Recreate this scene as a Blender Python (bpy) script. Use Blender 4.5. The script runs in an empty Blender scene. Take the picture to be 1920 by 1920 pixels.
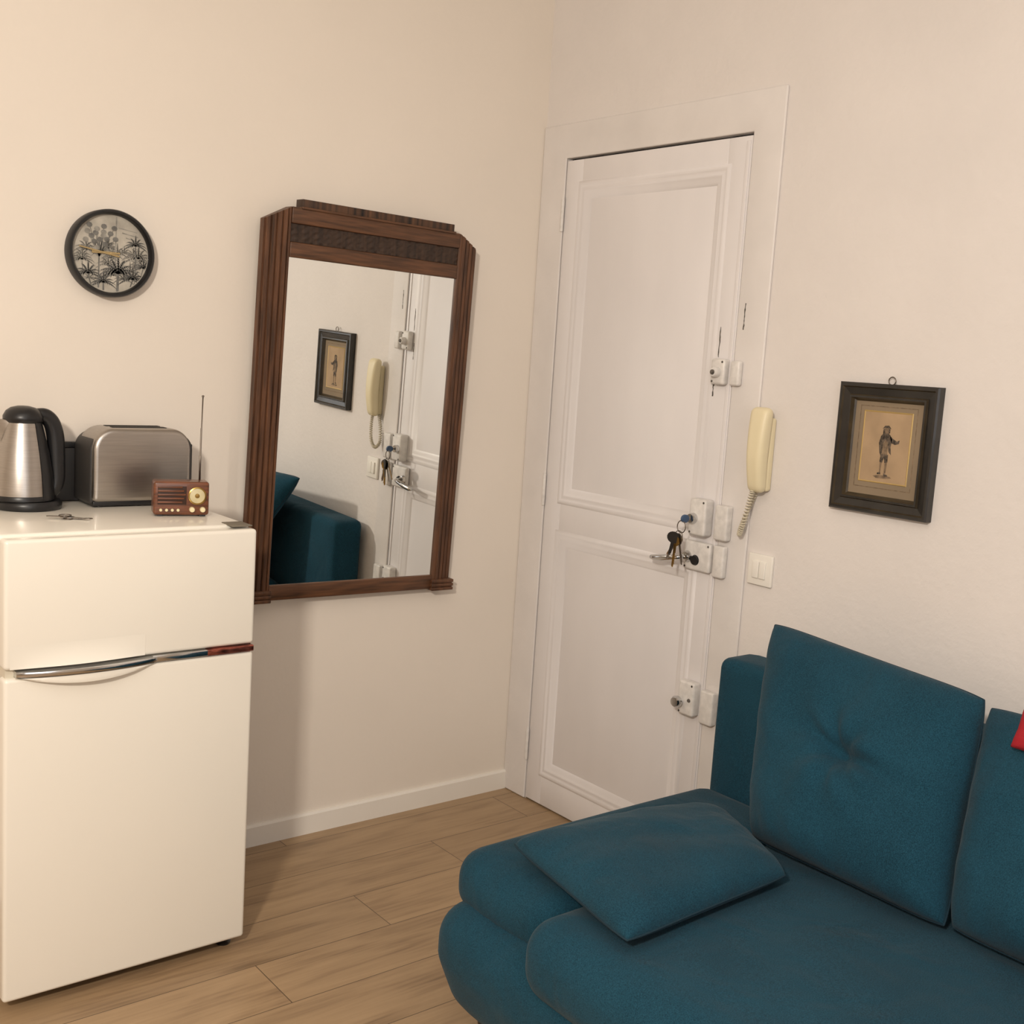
import bpy, bmesh, math, random
import numpy as np
from mathutils import Vector, Matrix
random.seed(4)
scene=bpy.context.scene
col=scene.collection

# ------------------------------------------------------------------ materials
def srgb(r,g,b):
    f=lambda c:(c/255/12.92) if c/255<=0.04045 else ((c/255+.055)/1.055)**2.4
    return (f(r),f(g),f(b),1)
def mat(name,rgb,rough=.6,metal=0,var=.04,nscale=6,bump=0,bscale=200,coat=0,stretch=None,spec=.5,sheen=0,bdist=.004):
    m=bpy.data.materials.new(name); m.use_nodes=True
    nt=m.node_tree; b=nt.nodes["Principled BSDF"]
    c=srgb(*rgb)
    tc=nt.nodes.new("ShaderNodeTexCoord"); mp=nt.nodes.new("ShaderNodeMapping")
    nt.links.new(tc.outputs["Object"],mp.inputs[0])
    if stretch: mp.inputs["Scale"].default_value=stretch
    n=nt.nodes.new("ShaderNodeTexNoise"); n.inputs["Scale"].default_value=nscale; n.inputs["Detail"].default_value=4
    nt.links.new(mp.outputs[0],n.inputs["Vector"])
    r=nt.nodes.new("ShaderNodeValToRGB")
    r.color_ramp.elements[0].position=.3; r.color_ramp.elements[1].position=.7
    r.color_ramp.elements[0].color=tuple(max(0,x*(1-var*2)) for x in c[:3])+(1,)
    r.color_ramp.elements[1].color=tuple(min(1,x*(1+var)) for x in c[:3])+(1,)
    nt.links.new(n.outputs["Fac"],r.inputs[0]); nt.links.new(r.outputs[0],b.inputs["Base Color"])
    b.inputs["Roughness"].default_value=rough; b.inputs["Metallic"].default_value=metal
    b.inputs["Coat Weight"].default_value=coat; b.inputs["Specular IOR Level"].default_value=spec
    b.inputs["Sheen Weight"].default_value=sheen
    if bump:
        n2=nt.nodes.new("ShaderNodeTexNoise"); n2.inputs["Scale"].default_value=bscale; n2.inputs["Detail"].default_value=3
        nt.links.new(mp.outputs[0],n2.inputs["Vector"])
        bp=nt.nodes.new("ShaderNodeBump"); bp.inputs["Strength"].default_value=bump; bp.inputs["Distance"].default_value=bdist
        nt.links.new(n2.outputs["Fac"],bp.inputs["Height"]); nt.links.new(bp.outputs[0],b.inputs["Normal"])
    return m
M_wallA=mat("plaster_cream",(230,221,210),.85,var=.015,nscale=2,bump=.12,bscale=60,spec=.2)
M_wallB=mat("plaster_white",(224,218,214),.75,var=.02,nscale=3,bump=.35,bscale=45,spec=.3)
M_ceil=mat("ceiling_paint",(236,232,226),.9,var=.01)
M_door=mat("door_gloss_paint",(227,223,223),.36,var=.02,nscale=5,bump=.2,bscale=22,stretch=(1,1,.4),bdist=.005)
M_trim=mat("trim_paint",(224,219,216),.5,var=.025,nscale=6,bump=.3,bscale=22,bdist=.006)
M_base=mat("baseboard_paint",(234,229,221),.45,var=.01)
M_fridge=mat("fridge_enamel",(240,235,224),.3,var=.01,nscale=2,coat=.3)
M_fridgeside=mat("fridge_side",(214,206,188),.4,var=.02)
M_gasket=mat("gasket_grey",(120,112,98),.7)
M_dark=mat("dark_gap",(22,20,18),.8)  # near-black; shade inside narrow gaps and slots put into the colour
M_chrome=mat("chrome",(205,205,205),.14,metal=1,var=.01)
M_antenna=mat("antenna_metal",(120,112,104),.35,metal=1,var=.01)
M_redstrip=mat("red_metal_strip",(160,92,78),.25,metal=.8,var=.42,nscale=45,stretch=(1,.2,3))
M_steel=mat("brushed_steel",(176,170,164),.32,metal=1,var=.05,nscale=40,stretch=(.3,1,12),bump=.05,bscale=90)
M_blackp=mat("black_plastic",(24,24,26),.35,var=.05)
M_darkgrey=mat("dark_grey_plastic",(50,48,47),.5)
M_radwood=mat("radio_wood",(108,61,36),.35,var=.25,nscale=30,stretch=(.6,3,6),coat=.3)
M_raddark=mat("radio_grille",(52,28,16),.6)
M_cream=mat("cream_plastic",(226,213,172),.4,var=.01)
M_creamdial=mat("dial_cream",(204,192,152),.4,var=.05,nscale=40)
M_ivory=mat("intercom_plastic",(226,214,180),.42,var=.015)
M_cord=mat("cord_plastic",(204,195,174),.5,var=.02)
M_white=mat("white_plastic",(236,232,224),.4,var=.01)
M_lock=mat("painted_lock",(222,218,214),.4,var=.07,nscale=50,bump=.15,bscale=80)
M_brass=mat("brass",(160,130,74),.3,metal=1)
M_gold=mat("gold_hand",(182,160,116),.4,metal=.5)
M_blue=mat("blue_key_plastic",(60,84,116),.4)
WN=dict(rough=.5,var=.3,coat=.03,bump=.05,bscale=40)
M_walnut=mat("walnut",(92,59,37),nscale=9,stretch=(9,9,.9),**WN)
M_walnuth=mat("walnut_horizontal",(94,61,38),nscale=9,stretch=(.9,9,12),**WN)
M_walnutd=mat("walnut_dark",(56,38,26),.55,var=.3,nscale=12,stretch=(9,9,1))
M_crest=mat("walnut_inlay",(80,53,34),.5,var=.5,nscale=12,stretch=(6,.1,.1))
M_pframe=mat("ebony_frame",(32,29,26),.32,var=.25,nscale=20,coat=.2)
M_pframe2=mat("frame_brown_line",(66,56,40),.35,var=.2,nscale=20)
M_matb=mat("tan_mat_board",(136,120,99),.85,var=.06)
M_ochre=mat("ochre_paper",(172,146,115),.8,var=.08,nscale=14)
M_goldb=mat("gold_bevel",(188,160,104),.45,metal=.4)
M_ink=mat("ink_dark",(92,80,68),.8,var=.45,nscale=150)
M_ink2=mat("ink_brown",(128,108,86),.8,var=.25,nscale=90)
M_clockface=mat("clock_face",(180,174,162),.3,var=.15,nscale=22,coat=.6)
M_palm=mat("palm_grey",(106,105,101),.5,var=.25,nscale=60,coat=.6)
M_palm2=mat("palm_light_grey",(142,139,131),.5,var=.2,nscale=60,coat=.6)
M_red=mat("red_fabric",(160,20,34),.85,var=.08,bump=.3,bscale=300)
M_pencil=mat("scar_grey",(96,90,84),.8,var=.4,nscale=90)
M_mirror=bpy.data.materials.new("mirror_glass"); M_mirror.use_nodes=True
b=M_mirror.node_tree.nodes["Principled BSDF"]; b.inputs["Base Color"].default_value=(.88,.90,.88,1); b.inputs["Metallic"].default_value=1; b.inputs["Roughness"].default_value=.005
def fabric():
    m=bpy.data.materials.new("teal_fabric"); m.use_nodes=True; nt=m.node_tree; b=nt.nodes["Principled BSDF"]
    tc=nt.nodes.new("ShaderNodeTexCoord")
    n=nt.nodes.new("ShaderNodeTexNoise"); n.inputs["Scale"].default_value=460; n.inputs["Detail"].default_value=1
    nt.links.new(tc.outputs["Object"],n.inputs["Vector"])
    n2=nt.nodes.new("ShaderNodeTexNoise"); n2.inputs["Scale"].default_value=5; n2.inputs["Detail"].default_value=3
    nt.links.new(tc.outputs["Object"],n2.inputs["Vector"])
    ad=nt.nodes.new("ShaderNodeMath"); ad.operation='MULTIPLY_ADD'; ad.inputs[1].default_value=.75
    nt.links.new(n.outputs["Fac"],ad.inputs[0])
    ml=nt.nodes.new("ShaderNodeMath"); ml.operation='MULTIPLY'; ml.inputs[1].default_value=.25
    nt.links.new(n2.outputs["Fac"],ml.inputs[0]); nt.links.new(ml.outputs[0],ad.inputs[2])
    r=nt.nodes.new("ShaderNodeValToRGB"); r.color_ramp.elements[0].position=.3; r.color_ramp.elements[1].position=.7
    r.color_ramp.elements[0].color=srgb(17,47,61); r.color_ramp.elements[1].color=srgb(33,77,96)
    nt.links.new(ad.outputs[0],r.inputs[0]); nt.links.new(r.outputs[0],b.inputs["Base Color"])
    b.inputs["Roughness"].default_value=.95; b.inputs["Specular IOR Level"].default_value=.14; b.inputs["Sheen Weight"].default_value=.06
    bp=nt.nodes.new("ShaderNodeBump"); bp.inputs["Strength"].default_value=.35; bp.inputs["Distance"].default_value=.0018
    nt.links.new(n.outputs["Fac"],bp.inputs["Height"])
    n3=nt.nodes.new("ShaderNodeTexNoise"); n3.inputs["Scale"].default_value=6; n3.inputs["Detail"].default_value=2; n3.inputs["Distortion"].default_value=.8
    nt.links.new(tc.outputs["Object"],n3.inputs["Vector"])
    b2=nt.nodes.new("ShaderNodeBump"); b2.inputs["Strength"].default_value=.35; b2.inputs["Distance"].default_value=.035
    nt.links.new(n3.outputs["Fac"],b2.inputs["Height"]); nt.links.new(b2.outputs[0],bp.inputs["Normal"])
    nt.links.new(bp.outputs[0],b.inputs["Normal"])
    return m
M_teal=fabric()
M_welt=mat("teal_welt",(15,46,60),.95,var=.05)
def floor_mat():
    m=bpy.data.materials.new("oak_laminate"); m.use_nodes=True; nt=m.node_tree; N=nt.nodes; L=nt.links; b=N["Principled BSDF"]
    def math_(op,a,b_=None,c=None):
        n=N.new("ShaderNodeMath"); n.operation=op
        for i,v in enumerate((a,b_,c)):
            if v is None: continue
            if isinstance(v,(int,float)): n.inputs[i].default_value=v
            else: L.new(v,n.inputs[i])
        return n.outputs[0]
    g=N.new("ShaderNodeNewGeometry"); s=N.new("ShaderNodeSeparateXYZ"); L.new(g.outputs["Position"],s.inputs[0])
    X,Y=s.outputs[0],s.outputs[1]
    v=math_('DIVIDE',math_('ADD',Y,.06),.196); row=math_('FLOOR',v); fv=math_('FRACT',v)
    u=math_('DIVIDE',math_('ADD',X,math_('MULTIPLY_ADD',row,-.40,-.30)),1.21); pl=math_('FLOOR',u); fu=math_('FRACT',u)
    def edge(f,w):
        a=math_('LESS_THAN',f,w); c=math_('GREATER_THAN',f,1-w); return math_('MAXIMUM',a,c)
    gap=math_('MAXIMUM',edge(fv,.006),edge(fu,.0010))
    cb=N.new("ShaderNodeCombineXYZ"); L.new(row,cb.inputs[0]); L.new(pl,cb.inputs[1])
    wn=N.new("ShaderNodeTexWhiteNoise"); wn.noise_dimensions='2D'; L.new(cb.outputs[0],wn.inputs[0])
    c2=N.new("ShaderNodeCombineXYZ"); L.new(math_('MULTIPLY',X,2.4),c2.inputs[0]); L.new(math_('MULTIPLY',Y,13),c2.inputs[1]); L.new(math_('MULTIPLY',wn.outputs[0],30),c2.inputs[2])
    n1=N.new("ShaderNodeTexNoise"); n1.inputs["Scale"].default_value=1.2; n1.inputs["Detail"].default_value=4; n1.inputs["Distortion"].default_value=.5; L.new(c2.outputs[0],n1.inputs["Vector"])
    c3=N.new("ShaderNodeCombineXYZ"); L.new(math_('MULTIPLY',X,5),c3.inputs[0]); L.new(math_('MULTIPLY',Y,110),c3.inputs[1]); L.new(math_('MULTIPLY',wn.outputs[0],9),c3.inputs[2])
    n2=N.new("ShaderNodeTexNoise"); n2.inputs["Scale"].default_value=1; n2.inputs["Detail"].default_value=3; L.new(c3.outputs[0],n2.inputs["Vector"])
    fac=math_('ADD',math_('MULTIPLY',n1.outputs["Fac"],.65),math_('MULTIPLY',n2.outputs["Fac"],.35))
    r=N.new("ShaderNodeValToRGB"); e=r.color_ramp.elements
    e[0].position=.29; e[0].color=srgb(114,93,69); e[1].position=.72; e[1].color=srgb(178,150,116)
    k=e.new(.39); k.color=srgb(146,120,91); k=e.new(.49); k.color=srgb(163,136,104)
    L.new(fac,r.inputs[0])
    hs=N.new("ShaderNodeHueSaturation"); L.new(r.outputs[0],hs.inputs["Color"]); L.new(math_('MULTIPLY_ADD',wn.outputs[0],.16,.86),hs.inputs["Value"])
    mx=N.new("ShaderNodeMixRGB"); L.new(gap,mx.inputs[0]); L.new(hs.outputs[0],mx.inputs[1]); mx.inputs[2].default_value=srgb(88,70,52)
    L.new(mx.outputs[0],b.inputs["Base Color"]); b.inputs["Roughness"].default_value=.42
    bp=N.new("ShaderNodeBump"); bp.inputs["Strength"].default_value=.15; bp.inputs["Distance"].default_value=.001
    L.new(n2.outputs["Fac"],bp.inputs["Height"]); L.new(bp.outputs[0],b.inputs["Normal"])
    return m
M_floor=floor_mat()

# ------------------------------------------------------------------ mesh helpers
def link(o,parent=None):
    col.objects.link(o)
    if parent is not None: o.parent=parent
    return o
def mk(name,verts,faces,m=None,parent=None,smooth=False,mats=None,fmats=None):
    me=bpy.data.meshes.new(name); me.from_pydata([tuple(v) for v in verts],[],faces); me.update()
    bm=bmesh.new(); bm.from_mesh(me); bmesh.ops.recalc_face_normals(bm,faces=bm.faces); bm.to_mesh(me); bm.free()
    o=bpy.data.objects.new(name,me); link(o,parent)
    for mm in (mats or [m]): 
        if mm: me.materials.append(mm)
    if fmats:
        for p,i in zip(me.polygons,fmats): p.material_index=i
    if smooth:
        for p in me.polygons: p.use_smooth=True
    return o
def bevel(o,w,seg=3,ang=35):
    md=o.modifiers.new("bevel",'BEVEL'); md.width=w; md.segments=seg; md.limit_method='ANGLE'; md.angle_limit=math.radians(ang); md.harden_normals=False
    for p in o.data.polygons: p.use_smooth=True
    return o
def boxgeo(bx,V,Fc):
    x0,x1,y0,y1,z0,z1=bx
    s=len(V)
    V+= [(x0,y0,z0),(x1,y0,z0),(x1,y1,z0),(x0,y1,z0),(x0,y0,z1),(x1,y0,z1),(x1,y1,z1),(x0,y1,z1)]
    Fc+=[tuple(s+i for i in f) for f in ((0,3,2,1),(4,5,6,7),(0,1,5,4),(1,2,6,5),(2,3,7,6),(3,0,4,7))]
def boxes(name,bs,m,parent=None,bev=0,seg=3):
    V=[];Fc=[]
    for bx in bs: boxgeo(bx,V,Fc)
    o=mk(name,V,Fc,m,parent)
    if bev: bevel(o,bev,seg)
    return o
def lathe(name,prof,m,parent=None,seg=48,center=(0,0,0),axis='z'):
    V=[];Fc=[]
    n=len(prof)
    for i in range(seg):
        a=2*math.pi*i/seg
        for r,z in prof:
            p=(r*math.cos(a),r*math.sin(a),z)
            if axis=='y': p=(p[0],-p[2],p[1])
            if axis=='x': p=(-p[2],p[0],p[1])
            V.append((p[0]+center[0],p[1]+center[1],p[2]+center[2]))
    for i in range(seg):
        j=(i+1)%seg
        for k in range(n-1):
            Fc.append((i*n+k,j*n+k,j*n+k+1,i*n+k+1))
    o=mk(name,V,Fc,m,parent,smooth=True)
    bm=bmesh.new(); bm.from_mesh(o.data); bmesh.ops.remove_doubles(bm,verts=bm.verts,dist=1e-5); bmesh.ops.recalc_face_normals(bm,faces=bm.faces); bm.to_mesh(o.data); bm.free()
    md=o.modifiers.new("es",'EDGE_SPLIT'); md.split_angle=math.radians(40)
    return o
def tube(name,pts,r,m,parent=None,sides=8,closed=False):
    pts=[Vector(p) for p in pts]; n=len(pts); V=[];Fc=[]
    rr=r if isinstance(r,(list,tuple)) else [r]*n
    up=Vector((0,0,1)); prev=None
    for i,p in enumerate(pts):
        if closed: t=(pts[(i+1)%n]-pts[i-1]).normalized()
        else: t=(pts[min(i+1,n-1)]-pts[max(i-1,0)]).normalized()
        if prev is None:
            a=t.cross(up); 
            if a.length<.1: a=t.cross(Vector((1,0,0)))
            a.normalize()
        else:
            a=(prev-t*prev.dot(t)).normalized()
        prev=a; b_=t.cross(a)
        for k in range(sides):
            an=2*math.pi*k/sides
            V.append(p+(a*math.cos(an)+b_*math.sin(an))*rr[i])
    rng=n if closed else n-1
    for i in range(rng):
        j=(i+1)%n
        for k in range(sides):
            k2=(k+1)%sides
            Fc.append((i*sides+k,i*sides+k2,j*sides+k2,j*sides+k))
    if not closed:
        Fc.append(tuple(range(sides))); Fc.append(tuple((n-1)*sides+k for k in range(sides)))
    return mk(name,V,Fc,m,parent,smooth=True)
def prism(name,poly,mapf,d0,d1,m,parent=None,bev=0):
    n=len(poly); V=[mapf(u,v,d0) for u,v in poly]+[mapf(u,v,d1) for u,v in poly]
    Fc=[tuple(range(n)),tuple(range(2*n-1,n-1,-1))]+[(i,(i+1)%n,n+(i+1)%n,n+i) for i in range(n)]
    o=mk(name,V,Fc,m,parent)
    if bev: bevel(o,bev,2)
    return o
def rect_sweep(name,u0,u1,v0,v1,prof,mapf,m,parent=None,mats=None,pm=None):
    V=[];Fc=[];fm=[]
    for ins,d in prof:
        V+=[mapf(u0+ins,v0+ins,d),mapf(u1-ins,v0+ins,d),mapf(u1-ins,v1-ins,d),mapf(u0+ins,v1-ins,d)]
    for i in range(len(prof)-1):
        for k in range(4):
            k2=(k+1)%4
            Fc.append((i*4+k,i*4+k2,(i+1)*4+k2,(i+1)*4+k)); fm.append(pm[i] if pm else 0)
    return mk(name,V,Fc,m,parent,mats=mats,fmats=fm if mats else None)
mapB=lambda u,v,d:(-d,-u,v)
mapA=lambda u,v,d:(u,-d,v)
def join(name,objs):
    """merge flat printed pattern pieces into the one surface they belong to"""
    V=[];Fc=[];fm=[];ms=[]
    for o in objs:
        s=len(V); V+=[tuple(v.co) for v in o.data.vertices]
        for p in o.data.polygons:
            Fc.append(tuple(s+i for i in p.vertices)); mm=o.data.materials[p.material_index]
            if mm not in ms: ms.append(mm)
            fm.append(ms.index(mm))
        bpy.data.objects.remove(o)
    me=bpy.data.meshes.new(name); me.from_pydata(V,[],Fc); me.update()
    for mm in ms: me.materials.append(mm)
    for p,i in zip(me.polygons,fm): p.material_index=i
    o=bpy.data.objects.new(name,me); col.objects.link(o); return o
def soft_box(name,bx,r,m,parent=None,n=22,bulge=(0,0,0,0,0,0),post=None):
    x0,x1,y0,y1,z0,z1=bx; c=Vector(((x0+x1)/2,(y0+y1)/2,(z0+z1)/2)); h=Vector(((x1-x0)/2,(y1-y0)/2,(z1-z0)/2))
    bm=bmesh.new(); bmesh.ops.create_cube(bm,size=2)
    bmesh.ops.subdivide_edges(bm,edges=bm.edges[:],cuts=n,use_grid_fill=True)
    for v in bm.verts:
        q=Vector([math.copysign(1-(1-abs(a))**1.7,a) if abs(a)<1 else a for a in v.co])
        p=Vector([q[i]*h[i] for i in range(3)])
        inner=Vector([max(-(h[i]-r),min(h[i]-r,p[i])) for i in range(3)])
        d=p-inner
        if d.length>1e-6:
            mlen=max(abs(d[0]),abs(d[1]),abs(d[2])); d=d.normalized()*mlen
        p2=inner+d
        u=[p2[i]/h[i] for i in range(3)]
        w=lambda a,b_:max(0,1-a*a)*max(0,1-b_*b_)
        p2[0]+= (bulge[1]*w(u[1],u[2]) if u[0]>0 else -bulge[0]*w(u[1],u[2]))*abs(u[0])
        p2[1]+= (bulge[3]*w(u[0],u[2]) if u[1]>0 else -bulge[2]*w(u[0],u[2]))*abs(u[1])
        p2[2]+= (bulge[5]*w(u[0],u[1]) if u[2]>0 else -bulge[4]*w(u[0],u[1]))*abs(u[2])
        p3=c+p2
        if post: p3=Vector(post(p3))
        v.co=p3
    bmesh.ops.recalc_face_normals(bm,faces=bm.faces)
    me=bpy.data.meshes.new(name); bm.to_mesh(me); bm.free(); me.materials.append(m)
    for p in me.polygons: p.use_smooth=True
    o=bpy.data.objects.new(name,me); link(o,parent); return o
def pillow(name,A,B,C_,D,T,m,parent=None,n=44,pinch=.04,tuft=0,crease=0,seed=0,Tb=None,ex=.45,low=0,round_=.02):
    """A top-left,B top-right,C bottom-right,D bottom-left of the mid surface; T front half thickness, Tb rear; low: extra fullness at the lower half"""
    A,B,C_,D=map(Vector,(A,B,C_,D)); nrm=(D-A).cross(B-A).normalized(); Tb=T if Tb is None else Tb
    rnd=random.Random(seed); ph=[rnd.uniform(0,6.28) for _ in range(6)]
    V=[];Fc=[]; idx={}; rim=[]
    def P(i,j,side):
        u=2*i/n-1; v=2*j/n-1
        u=math.copysign(1-(1-abs(u))**1.5,u); v=math.copysign(1-(1-abs(v))**1.5,v)
        us=u*(1-pinch*(1-v*v)*abs(u)**2); vs=v*(1-pinch*(1-u*u)*abs(v)**2)
        cr=(abs(u)**6)*(abs(v)**6); us*=1-round_*cr; vs*=1-round_*cr
        s=(us+1)/2; t=(vs+1)/2
        base=A*(1-s)*(1-t)+B*s*(1-t)+C_*s*t+D*(1-s)*t
        e=(max(0,1-abs(u)**2.8)*max(0,1-abs(v)**2.8))**ex
        hgt=(T if side>0 else Tb)*e*(1+low*v if side>0 else 1)
        if side>0:
            if tuft:
                hgt-= T*tuft*math.exp(-(u*u+v*v)/.02)+T*tuft*.6*math.exp(-((v-.10*u)**2)/.008)*math.exp(-(u*u)/.25)
                rr=math.hypot(u,v); an=math.atan2(v,u)
                hgt-= T*.07*math.sin(an*7+ph[3])*math.exp(-((rr-.25)/.18)**2)
            hgt+= e*crease*(math.sin(5*u+3*v+ph[0])+.6*math.sin(9*v-4*u+ph[1])+.4*math.sin(13*u+ph[2]))
            hgt+= crease*.7*e*math.sin(22*u+ph[4])*abs(v)**4+crease*.7*e*math.sin(20*v+ph[5])*abs(u)**4
        return base+nrm*hgt*side
    for side in (1,-1):
        for i in range(n+1):
            for j in range(n+1):
                if side==-1 and (i in (0,n) or j in (0,n)): idx[(side,i,j)]=idx[(1,i,j)]; continue
                idx[(side,i,j)]=len(V); V.append(P(i,j,side))
        for i in range(n):
            for j in range(n):
                Fc.append((idx[(side,i,j)],idx[(side,i+1,j)],idx[(side,i+1,j+1)],idx[(side,i,j+1)]))
    o=mk(name,V,Fc,m,parent,smooth=True)
    rim=[V[idx[(1,i,0)]] for i in range(n)]+[V[idx[(1,n,j)]] for j in range(n)]+[V[idx[(1,i,n)]] for i in range(n,0,-1)]+[V[idx[(1,0,j)]] for j in range(n,0,-1)]
    return o,rim
def empty(name,loc=(0,0,0)):
    o=bpy.data.objects.new(name,None); o.empty_display_size=.05; o.location=loc; col.objects.link(o); return o
def keep(parent,o):
    o.parent=parent; o.matrix_parent_inverse=Matrix.Translation(parent.location).inverted(); return o
def sub(part,o):
    """child of a part whose own world matrix is the identity"""
    o.parent=part; o.matrix_parent_inverse=Matrix(); return o
def tag(o,label,cat): o["label"]=label; o["category"]=cat
def struct(o): o["kind"]="structure"

# ------------------------------------------------------------------ room shell
CE=2.95; XL=-4.3; YN=-4.8
fl=boxes("floor",[(XL-.1,.15,YN-.1,.1,-.1,0)],M_floor); struct(fl)
ce=boxes("ceiling",[(XL-.1,.15,YN-.1,.1,CE,CE+.1)],M_ceil); struct(ce)
wa=boxes("wall_left",[(XL-.1,.15,0,.1,0,CE)],M_wallA); struct(wa)
wb=boxes("wall_right",[(0,.15,YN,-.914,0,CE),(0,.15,-.122,0,0,CE),(0,.15,-.914,-.122,2.212,CE),(.07,.15,-.914,-.122,0,2.212)],M_wallB); struct(wb)
wc=boxes("wall_near",[(XL,.0,YN-.1,YN,0,CE)],M_wallA); struct(wc)
wd=boxes("wall_far",[(XL-.1,XL,YN,0,0,CE)],M_wallA); struct(wd)
def baseboard(name,u0,u1,mp):
    o=prism(name,[(0,0),(.013,0),(.013,.062),(.009,.069),(0,.069)],lambda a,b_,d:mp(d,b_,a),u0,u1,M_base); struct(o); return o
baseboard("baseboard_left",XL,-.0,mapA)
baseboard("baseboard_right",1.022,-YN,mapB)

# door casing: one flat, low relief, thickly painted frame
FX=.009
cas=prism("trim_1",[(.001,.001),(.001,2.324),(1.02,2.324),(1.02,.001),(.914,.001),(.914,2.212),(.122,2.212),(.122,.001)],mapB,0,FX,M_trim); bevel(cas,.006,4)
struct(cas)

# door leaf
door=empty("door_1",(0,-.515,0)); struct(door)
Y0,Y1=.126,.910; ZT=2.204
p0u,p1u=.205,.825
D=.004
zs=[(1.085,2.118),(.122,.965)]
bs=[(-D,.03,-p0u,-Y0,.006,ZT),(-D,.03,-Y1,-p1u,.006,ZT),(-D,.03,-p1u,-p0u,2.118,ZT),(-D,.03,-p1u,-p0u,.965,1.085),(-D,.03,-p1u,-p0u,.006,.122),(.006,.03,-p1u,-p0u,.122,2.118)]
leaf=boxes("door_leaf",bs,M_door); bevel(leaf,.0015,2); keep(door,leaf)
prof=[(-.016,D-.0005),(-.012,D+.003),(-.005,D+.0050),(.001,D+.002),(.006,D+.0014),(.012,D+.0042),(.018,D+.0008),(.026,D-.002),(.034,D-.004),(.042,-.0065)]
for z0,z1 in zs:
    mo=rect_sweep("panel_moulding",p0u,p1u,z0,z1,prof,mapB,M_door); keep(door,mo)
    for p in mo.data.polygons: p.use_smooth=True
    md=mo.modifiers.new("es",'EDGE_SPLIT'); md.split_angle=math.radians(60)
st=boxes("closing_strip",[(-D-.003,-D,-.905,-.892,.01,2.19)],M_door,bev=.0012,seg=2); keep(door,st)
gp=boxes("door_gap_shade",[(.02,.03,-.914,-.122,0.0,2.212)],M_dark); sub(cas,gp)  # near-black sheet behind the leaf, painted shade for the gap around it
for z in (2.03,1.11,.2):
    hg=lathe("hinge",[(0,-.055),(.005,-.055),(.006,-.05),(.006,.05),(.005,.055),(0,.055)],M_lock,seg=16,center=(-FX-.001,-.122,z)); keep(door,hg)
def rimlock(name,y0,y1,z0,z1,dep):
    o=boxes(name,[(-D-dep,-D,-y1,-y0,z0,z1)],M_lock,bev=.008,seg=4); keep(door,o)
    for yy,zz in ((y0+.009,z0+.009),(y1-.009,z1-.009)):
        s=lathe("lock_screw",[(0,.001),(.003,.0008),(.0035,0)],M_pencil,center=(-D-dep,-yy,zz),axis='x',seg=12); sub(o,s)
    return o
def keeper(y0,y1,z0,z1,dep):
    o=boxes("lock_keeper",[(-FX-dep,-FX,-y1,-y0,z0,z1)],M_lock,bev=.006,seg=3); sub(cas,o); return o
L1=rimlock("rim_lock",.848,.900,1.510,1.584,.026)
sub(L1,lathe("lock_cylinder",[(0,.020),(.011,.020),(.014,.016),(.015,.0),(.019,-.004)],M_lock,center=(-D-.026,-.875,1.545),axis='x',seg=24))
sub(L1,lathe("lock_button",[(0,.024),(.007,.023),(.008,.016)],M_pencil,center=(-D-.026,-.875,1.545),axis='x',seg=16))
keeper(.920,.953,1.510,1.580,.020)
L2=rimlock("rim_lock",.824,.888,1.068,1.176,.040)
sub(L2,lathe("lock_cylinder",[(0,.016),(.013,.016),(.015,.012),(.016,0)],M_chrome,center=(-D-.040,-.845,1.118),axis='x',seg=24))
keeper(.916,.964,1.066,1.168,.026)
L3=rimlock("mortise_lock",.798,.902,.960,1.048,.020)
sub(L3,lathe("keyhole_cover",[(0,.006),(.013,.006),(.016,0)],M_blackp,center=(-D-.020,-.846,.992),axis='x',seg=20))
sub(L3,lathe("handle_rose",[(0,.012),(.014,.010),(.018,0)],M_chrome,center=(-D-.020,-.815,.998),axis='x',seg=24))
sub(L3,tube("lever_handle",[(-.03,-.815,.998),(-.055,-.815,.998),(-.062,-.808,.997),(-.064,-.79,.994),(-.062,-.75,.985),(-.060,-.715,.980),(-.058,-.70,.979)],[.007,.007,.0075,.009,.0105,.0095,.006],M_chrome,sides=12))
keeper(.918,.958,.956,1.050,.022)
L4=rimlock("rim_lock",.836,.898,.526,.629,.034)
sub(L4,lathe("bolt_knob",[(0,.030),(.014,.029),(.018,.022),(.017,.012),(.008,.008),(.008,0)],M_chrome,center=(-D-.034,-.850,.566),axis='x',seg=28))
sub(L4,lathe("lock_pin",[(0,.003),(.005,.003),(.006,0)],M_pencil,center=(-D-.034,-.882,.575),axis='x',seg=12))
keeper(.920,.970,.518,.618,.026)
def scar(y,z0,z1,w,parent,d,s=False):
    n=12
    L_=[(-y- w*random.uniform(.1,1),z0+(z1-z0)*i/n) for i in range(n+1)]
    R_=[(-y+ w*random.uniform(.1,1),z1-(z1-z0)*i/n) for i in range(n+1)]
    o=prism("paint_scar",[(-u,v) for u,v in L_+R_],mapB,d,d+.0005,M_pencil)
    (sub if s else keep)(parent,o); return o
scar(.852,1.588,1.675,.0030,door,D)
scar(.842,1.475,1.54,.004,door,D)
scar(.940,1.668,1.742,.0028,cas,FX,True)
scar(.123,1.06,1.16,.002,cas,FX,True)

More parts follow.
